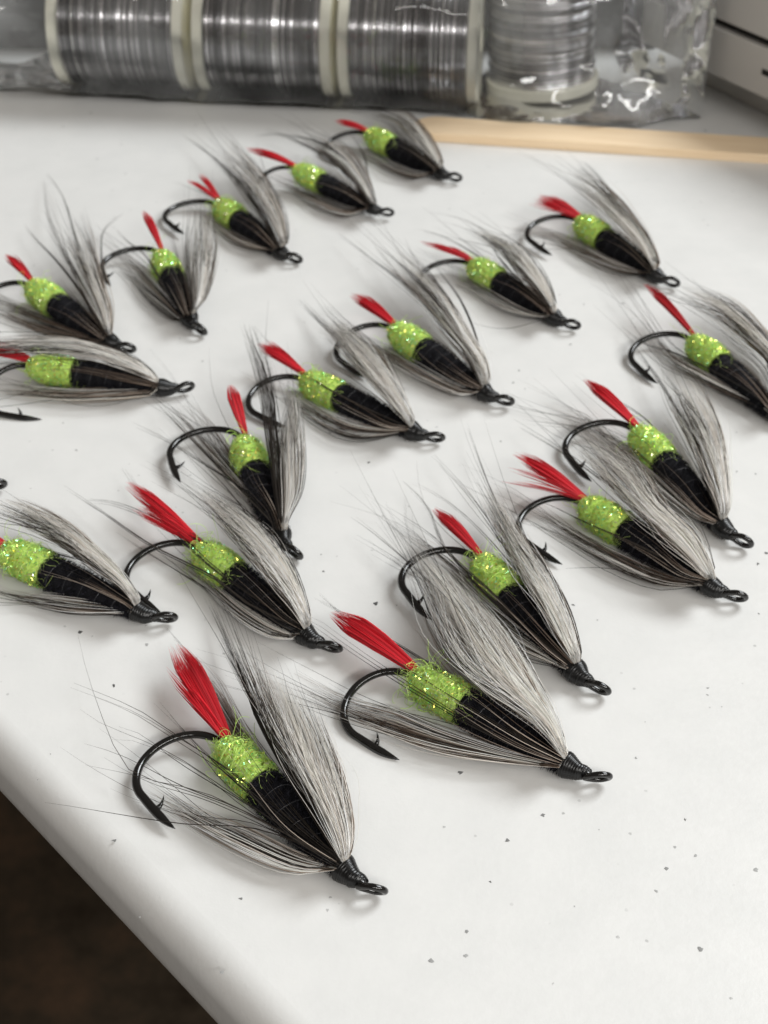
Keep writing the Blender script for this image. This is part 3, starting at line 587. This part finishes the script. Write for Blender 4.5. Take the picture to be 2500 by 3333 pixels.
# ------------------------------------------------------------------ craft stick
M_wood, nt, b = mat('birch_stick', (.78, .6, .42), .55, spec=.3)
tc = N(nt, 'ShaderNodeTexCoord'); mp = N(nt, 'ShaderNodeMapping'); mp.inputs['Scale'].default_value = (.5, 14, 14); L(nt, tc.outputs['Object'], mp.inputs[0])
n1 = N(nt, 'ShaderNodeTexNoise', Scale=1.2, Detail=6., Distortion=.4); L(nt, mp.outputs[0], n1.inputs['Vector'])
r1 = ramp(nt, [(.3, (.82, .62, .40)), (.6, (.90, .71, .49))]); L(nt, n1.outputs[0], r1.inputs[0]); L(nt, r1.outputs[0], b.inputs['Base Color'])
def stick():
    zt = .20; a = at((1350, 402), zt); e = at((2500, 476), zt); d = (e - a)[:2]; ln = np.linalg.norm(d); d /= ln
    w2 = .52; L_ = ln + 2.5; out = []
    for q in np.linspace(90, 270, 15): out.append((w2 * math.cos(R(q)) + w2, w2 * math.sin(R(q))))
    out += [(L_, -w2), (L_, w2)]
    out = np.array(out); mb = MB(); n = len(out)
    rings = [(1., 0.0), (1., .16), (.975, .2)]
    V = []
    for sx, z in rings:
        c = out.copy(); c[:, 1] *= sx
        V.append(np.column_stack([c, np.full(n, z)]))
    V = np.array(V).reshape(-1, 3); idx = np.arange(3 * n).reshape(3, n)
    f = np.stack([idx[:-1], np.roll(idx[:-1], -1, 1), np.roll(idx[1:], -1, 1), idx[1:]], -1).reshape(-1, 4)
    mb.add(V, f4=f, big=[list(idx[2]), list(idx[0][::-1])])
    o = mb.build('wooden_stick', M_wood, smooth=False)
    o.location = (a[0], a[1], 0.004); o.rotation_euler.z = math.atan2(d[1], d[0])
    o['label'] = 'flat pale wooden craft stick lying in front of the bag of wire spools'; o['category'] = 'stick'
stick()

# ------------------------------------------------------------------ spools of lead wire
M_wire, nt, b = mat('lead_wire', vc=True, rough=.2, metal=1.)
M_flange, _, _ = mat('cream_plastic', (.96, .94, .80), .4, spec=.4)
def lathe(mb, prof, seg, Mx, org, col=(1, 1, 1), jit=0, rng=None):
    """profile (axial, radius) turned about the axis Mx[0]"""
    ph = np.linspace(0, 2 * np.pi, seg + 1)[:-1]; p = np.asarray(prof, float); m = len(p)
    V = np.stack([np.repeat(p[:, :1], seg, 1), p[:, 1:2] * np.cos(ph), p[:, 1:2] * np.sin(ph)], -1).reshape(-1, 3)
    idx = np.arange(m * seg).reshape(m, seg)
    f = np.stack([idx[:-1], np.roll(idx[:-1], -1, 1), np.roll(idx[1:], -1, 1), idx[1:]], -1).reshape(-1, 4)
    c = col if np.ndim(col) == 1 else np.repeat(np.asarray(col), seg, 0)
    mb.add(V @ Mx + org, f4=f, col=c)
def spool(org, axis, up, label, length=3.4, rw=1.44, rf=1.52, seed=0, fw=.27):
    rng = np.random.default_rng(seed)
    ax = np.array(axis, float); ax /= np.linalg.norm(ax); u = np.array(up, float); u -= ax * (u @ ax); u /= np.linalg.norm(u)
    Mx = np.stack([ax, np.cross(u, ax), u]); org = np.array(org, float)
    r = bpy.data.objects.new('wire_spool', None); COL.objects.link(r); r.location = tuple(org)
    r['label'] = label; r['category'] = 'wire spool'; r['group'] = 'spools of lead wire in the clear bag'
    mb = MB(); n = int((length - 2 * fw) / .036); x0 = fw; prof = []; cols = []
    for i in range(n):
        xc_ = x0 + (i + .5) * (length - 2 * fw) / n; rr_ = rw + rng.normal(0, .006) + .012 * math.sin(i * .7 + seed) + (.012 if rng.random() < .12 else 0)
        g = rng.choice([rng.uniform(.14, .34), rng.uniform(.5, .9)], p=[.68, .32]) * (.7 if rng.random() < .85 else 1.3)
        for q in (-45, -15, 15, 45):
            prof.append((xc_ + .018 * q / 47 + rng.normal(0, .0015), rr_ - .018 + .018 * math.cos(R(q)))); cols.append((g, g * .97, g * 1.0))
    lathe(mb, prof, 72, Mx, org, np.array(cols))
    mb.build('wire_winding', M_wire, r, origin=org)
    for a in (0, length - fw):
        mb = MB()
        pf = [(a, .32), (a, rf - .05), (a + .03, rf), (a + fw - .03, rf), (a + fw, rf - .05), (a + fw, .32), (a, .32)]
        lathe(mb, pf, 72, Mx, org)
        mb.build('flange', M_flange, r, origin=org, smooth=False)
    mb = MB(); lathe(mb, [(.01, .32), (.01, .26), (length - .01, .26), (length - .01, .32)], 32, Mx, org)
    mb.build('core', M_flange, r, origin=org)
axd = np.array([9.86, -1.2, 0]) / np.hypot(9.86, 1.2)
base = np.array([-.95, 35.12, 1.53])
for j, (off, lb) in enumerate([(-7.06, 'leftmost lying spool of dark gray wire, dulled by a fold of the clear bag'), (-3.5, 'middle lying spool of gray wire in the clear bag'), (.0, 'lying spool of gray wire next to the standing one, its right flange open to view')]):
    spool(base + axd * off, axd, (0, 0, 1), lb, seed=j, length=3.34)
spool((4.0, 35.75, .02), (-.05, .03, 1), (0, 1, 0), 'spool of gray wire standing on end at the right of the row', length=3.9, rw=1.33, rf=1.43, seed=9, fw=.28)

# ------------------------------------------------------------------ clear bag
def film(name, haze, rough):
    m = bpy.data.materials.new(name); m.use_nodes = True; nt = m.node_tree; nt.nodes.remove(nt.nodes['Principled BSDF'])
    tr = N(nt, 'ShaderNodeBsdfTransparent'); tr.inputs[0].default_value = (.985, .99, .99, 1)
    gl = N(nt, 'ShaderNodeBsdfGlossy'); gl.inputs['Roughness'].default_value = rough
    df = N(nt, 'ShaderNodeBsdfDiffuse'); df.inputs[0].default_value = (.8, .82, .83, 1)
    fr = N(nt, 'ShaderNodeFresnel'); fr.inputs[0].default_value = 1.5
    m1 = N(nt, 'ShaderNodeMixShader'); m1.inputs[0].default_value = haze; L(nt, tr.outputs[0], m1.inputs[1]); L(nt, df.outputs[0], m1.inputs[2])
    tq = N(nt, 'ShaderNodeTexCoord'); wq = N(nt, 'ShaderNodeTexNoise', Scale=.45, Detail=2., Distortion=.3); L(nt, tq.outputs['Object'], wq.inputs['Vector'])
    rq = ramp(nt, [(.4, (haze,) * 3), (.7, (haze + .10,) * 3)]); L(nt, wq.outputs[0], rq.inputs[0])
    at_ = N(nt, 'ShaderNodeAttribute'); at_.attribute_name = 'Col'; mu = N(nt, 'ShaderNodeMath', operation='MULTIPLY'); L(nt, at_.outputs['Fac'], mu.inputs[0]); L(nt, rq.outputs[0], mu.inputs[1]); L(nt, mu.outputs[0], m1.inputs[0])
    m2 = N(nt, 'ShaderNodeMixShader'); L(nt, fr.outputs[0], m2.inputs[0]); L(nt, m1.outputs[0], m2.inputs[1]); L(nt, gl.outputs[0], m2.inputs[2])
    tc = N(nt, 'ShaderNodeTexCoord'); n1 = N(nt, 'ShaderNodeTexNoise', Scale=1.1, Detail=2., Distortion=.2); L(nt, tc.outputs['Object'], n1.inputs['Vector'])
    bp = N(nt, 'ShaderNodeBump', Strength=.5, Distance=.12); L(nt, n1.outputs[0], bp.inputs['Height']); L(nt, bp.outputs[0], gl.inputs['Normal'])
    L(nt, m2.outputs[0], nt.nodes['Material Output'].inputs[0])
    return m
M_film = film('clear_plastic_film', .02, .035)
def vnoise(p, seed):
    rng = np.random.default_rng(seed); out = np.zeros(p.shape[:-1]); 
    for o_ in range(9):
        k_ = rng.normal(size=3) * (1.1 * 1.22 ** o_); ph = rng.uniform(0, 6.28)
        out += (1 - np.abs(np.sin(p @ k_ * .55 + ph + .8 * np.sin(p @ (k_[[1, 2, 0]]) * .3)))) * .9 ** o_
    return out / 5.5 - .5
def bag():
    ns, na = 220, 120
    xs = np.linspace(-13, 7.72, ns); a = np.linspace(0, 2 * np.pi, na + 1)[:-1]
    yc = 35.05 - .122 * (xs + 1.15) + np.interp(xs, [2.5, 4, 6, 7.7], [0, .55, .45, -.3])
    hy = np.interp(xs, [-13, -9, -8, 2.2, 3, 5.2, 6.3, 7.5, 7.72], [1.6, 1.6, 1.62, 1.62, 1.75, 1.75, 1.05, .25, .06])
    zt = np.interp(xs, [-13, -9, -8, 2.2, 3, 5.4, 6.4, 7.72], [3.1, 3.1, 3.2, 3.25, 4.3, 4.3, 4.2, 3.6])
    c, s_ = np.cos(a), np.sin(a); pw = .62
    Y = yc[:, None] + hy[:, None] * np.sign(c) * np.abs(c) ** pw
    Z = zt[:, None] / 2 + zt[:, None] / 2 * np.sign(s_) * np.abs(s_) ** pw
    P = np.stack([np.repeat(xs[:, None], na, 1), Y, Z], -1)
    nrm = np.stack([0 * Y, c * np.ones_like(Y), s_ * np.ones_like(Y)], -1)
    amp = np.interp(xs, [-13, -8.5, -7, 2, 3.5, 5.5, 7.72], [.7, .6, .26, .24, .6, .8, .35])[:, None]
    nz = vnoise(P, 3)
    P = P + nrm * ((nz + .12) * amp)[..., None]
    P[..., 0] += vnoise(P * 1.3, 8) * np.interp(xs, [5, 7.72], [0, .25])[:, None]
    # the film wanders out over the counter in front of the standing spool
    fr = (np.clip(-s_, 0, 1) * np.clip(-c + .35, 0, 1))[None, :] * np.interp(xs, [1.5, 3., 6, 7.7], [0, .9, 1.4, .3])[:, None]
    P[..., 1] -= fr
    P[..., 2] = np.maximum(P[..., 2], .012)
    idx = np.arange(ns * na).reshape(ns, na)
    f = np.stack([idx[:-1], np.roll(idx[:-1], -1, 1), np.roll(idx[1:], -1, 1), idx[1:]], -1).reshape(-1, 4)
    hz = np.interp(xs, [-13, -8.6, -7.5, 1.8, 3, 5, 6, 7.72], [3.0, 2.8, 1.3, 1.0, 1.2, 1.6, 2.6, 2.4])[:, None, None] * np.ones((ns, na, 3)) * (1 + .5 * np.maximum(nz, 0)[..., None])
    mb = MB(); mb.add(P, f4=f, col=hz)
    o = mb.build('plastic_bag', M_film); o['label'] = 'crumpled clear plastic bag holding the four spools of wire'; o['category'] = 'bag'
    mb = MB(); z = np.linspace(.05, 3.7, 40); e = P[-1][np.argsort(P[-1][:, 2])]
    return o
bag()

# ------------------------------------------------------------------ grey slotted case in the corner
M_case, nt, b = mat('brushed_aluminium', (.60, .58, .55), .55, metal=.2, spec=.5)
tc = N(nt, 'ShaderNodeTexCoord'); n1 = N(nt, 'ShaderNodeTexNoise', Scale=3., Detail=4.); L(nt, tc.outputs['Object'], n1.inputs['Vector'])
bp = N(nt, 'ShaderNodeBump', Strength=.15, Distance=.02); L(nt, n1.outputs[0], bp.inputs['Height']); L(nt, bp.outputs[0], b.inputs['Normal'])
M_slot, _, _ = mat('black_rubber', (.012, .011, .01), .7)
def case():
    zb = .85
    p0 = at((2289, 229), zb); p1 = at((2500, 326), zb); d = (p1 - p0); d[2] = 0; d /= np.linalg.norm(d)
    nrm = np.array([-d[1], d[0], 0]);                                   # away from the camera side
    if nrm[0] < 0: nrm = -nrm
    a0 = p0 - d * 2.4; L_ = 15
    org = np.array([a0[0], a0[1], 0.])
    def zat(pxl):                                                        # height and run on the front face seen at a pixel
        x = (pxl[0] - 1250) / F; y = -(pxl[1] - 1666.5) / F; dr = np.array([x, FW[1] + y * UP[1], FW[2] + y * UP[2]])
        t = ((p0 - CAMO) @ nrm) / (dr @ nrm); q = CAMO + dr * t; return (q - org) @ d, q[2]
    r = bpy.data.objects.new('metal_case', None); COL.objects.link(r); r.location = tuple(org)
    r['label'] = 'gray metal case with black slots in the far right corner'; r['category'] = 'metal case'
    def block(mb, u0, u1, v0, v1, z0, z1, bev=.03):
        pts = []
        for z, b_ in ((z0, bev), (z0 + bev, 0), (z1 - bev, 0), (z1, bev)):
            for (u, v) in ((u0 + b_, v0 + b_), (u1 - b_, v0 + b_), (u1 - b_, v1 - b_), (u0 + b_, v1 - b_)):
                pts.append(org + d * u + nrm * v + np.array([0, 0, z]))
        f = []
        for k_ in range(3):
            for j in range(4): f.append([k_ * 4 + j, k_ * 4 + (j + 1) % 4, k_ * 4 + 4 + (j + 1) % 4, k_ * 4 + 4 + j])
        f += [[3, 2, 1, 0], [12, 13, 14, 15]]
        mb.add(np.array(pts), f4=f)
    s1, h1 = zat((2262, 42)); s2, h2 = zat((2500, 150)); s3, h3 = zat((2480, 232))
    hs = (h1 + h2) / 2; th = .10; st2 = s3
    
    mb = MB(); block(mb, 0, L_, 0, 9, zb, hs - th)                       # lower rail, split by the short groove
    mb.build('case_body', M_case, r, smooth=False, origin=org)
    mb = MB(); block(mb, 0, L_, .0, 9, hs + th, 3.3); mb.build('case_body', M_case, r, smooth=False, origin=org)
    mb = MB(); block(mb, 0, L_, .22, 8.8, hs - th - .02, hs + th + .02, .005); mb.build('slot', M_slot, r, smooth=False, origin=org)
    mb = MB(); block(mb, st2, L_ - 1, -.006, .3, h3 - .07, h3 + .07, .004); mb.build('slot', M_slot, r, smooth=False, origin=org)
    mb = MB(); block(mb, .6, L_ - .6, 1.0, 8, .004, zb + .02); mb.build('base', M_case, r, smooth=False, origin=org)
case()
print('objects', len(bpy.data.objects), 'tris', sum(len(o.data.loop_triangles) or len(o.data.polygons) for o in bpy.data.objects if o.type == 'MESH'))
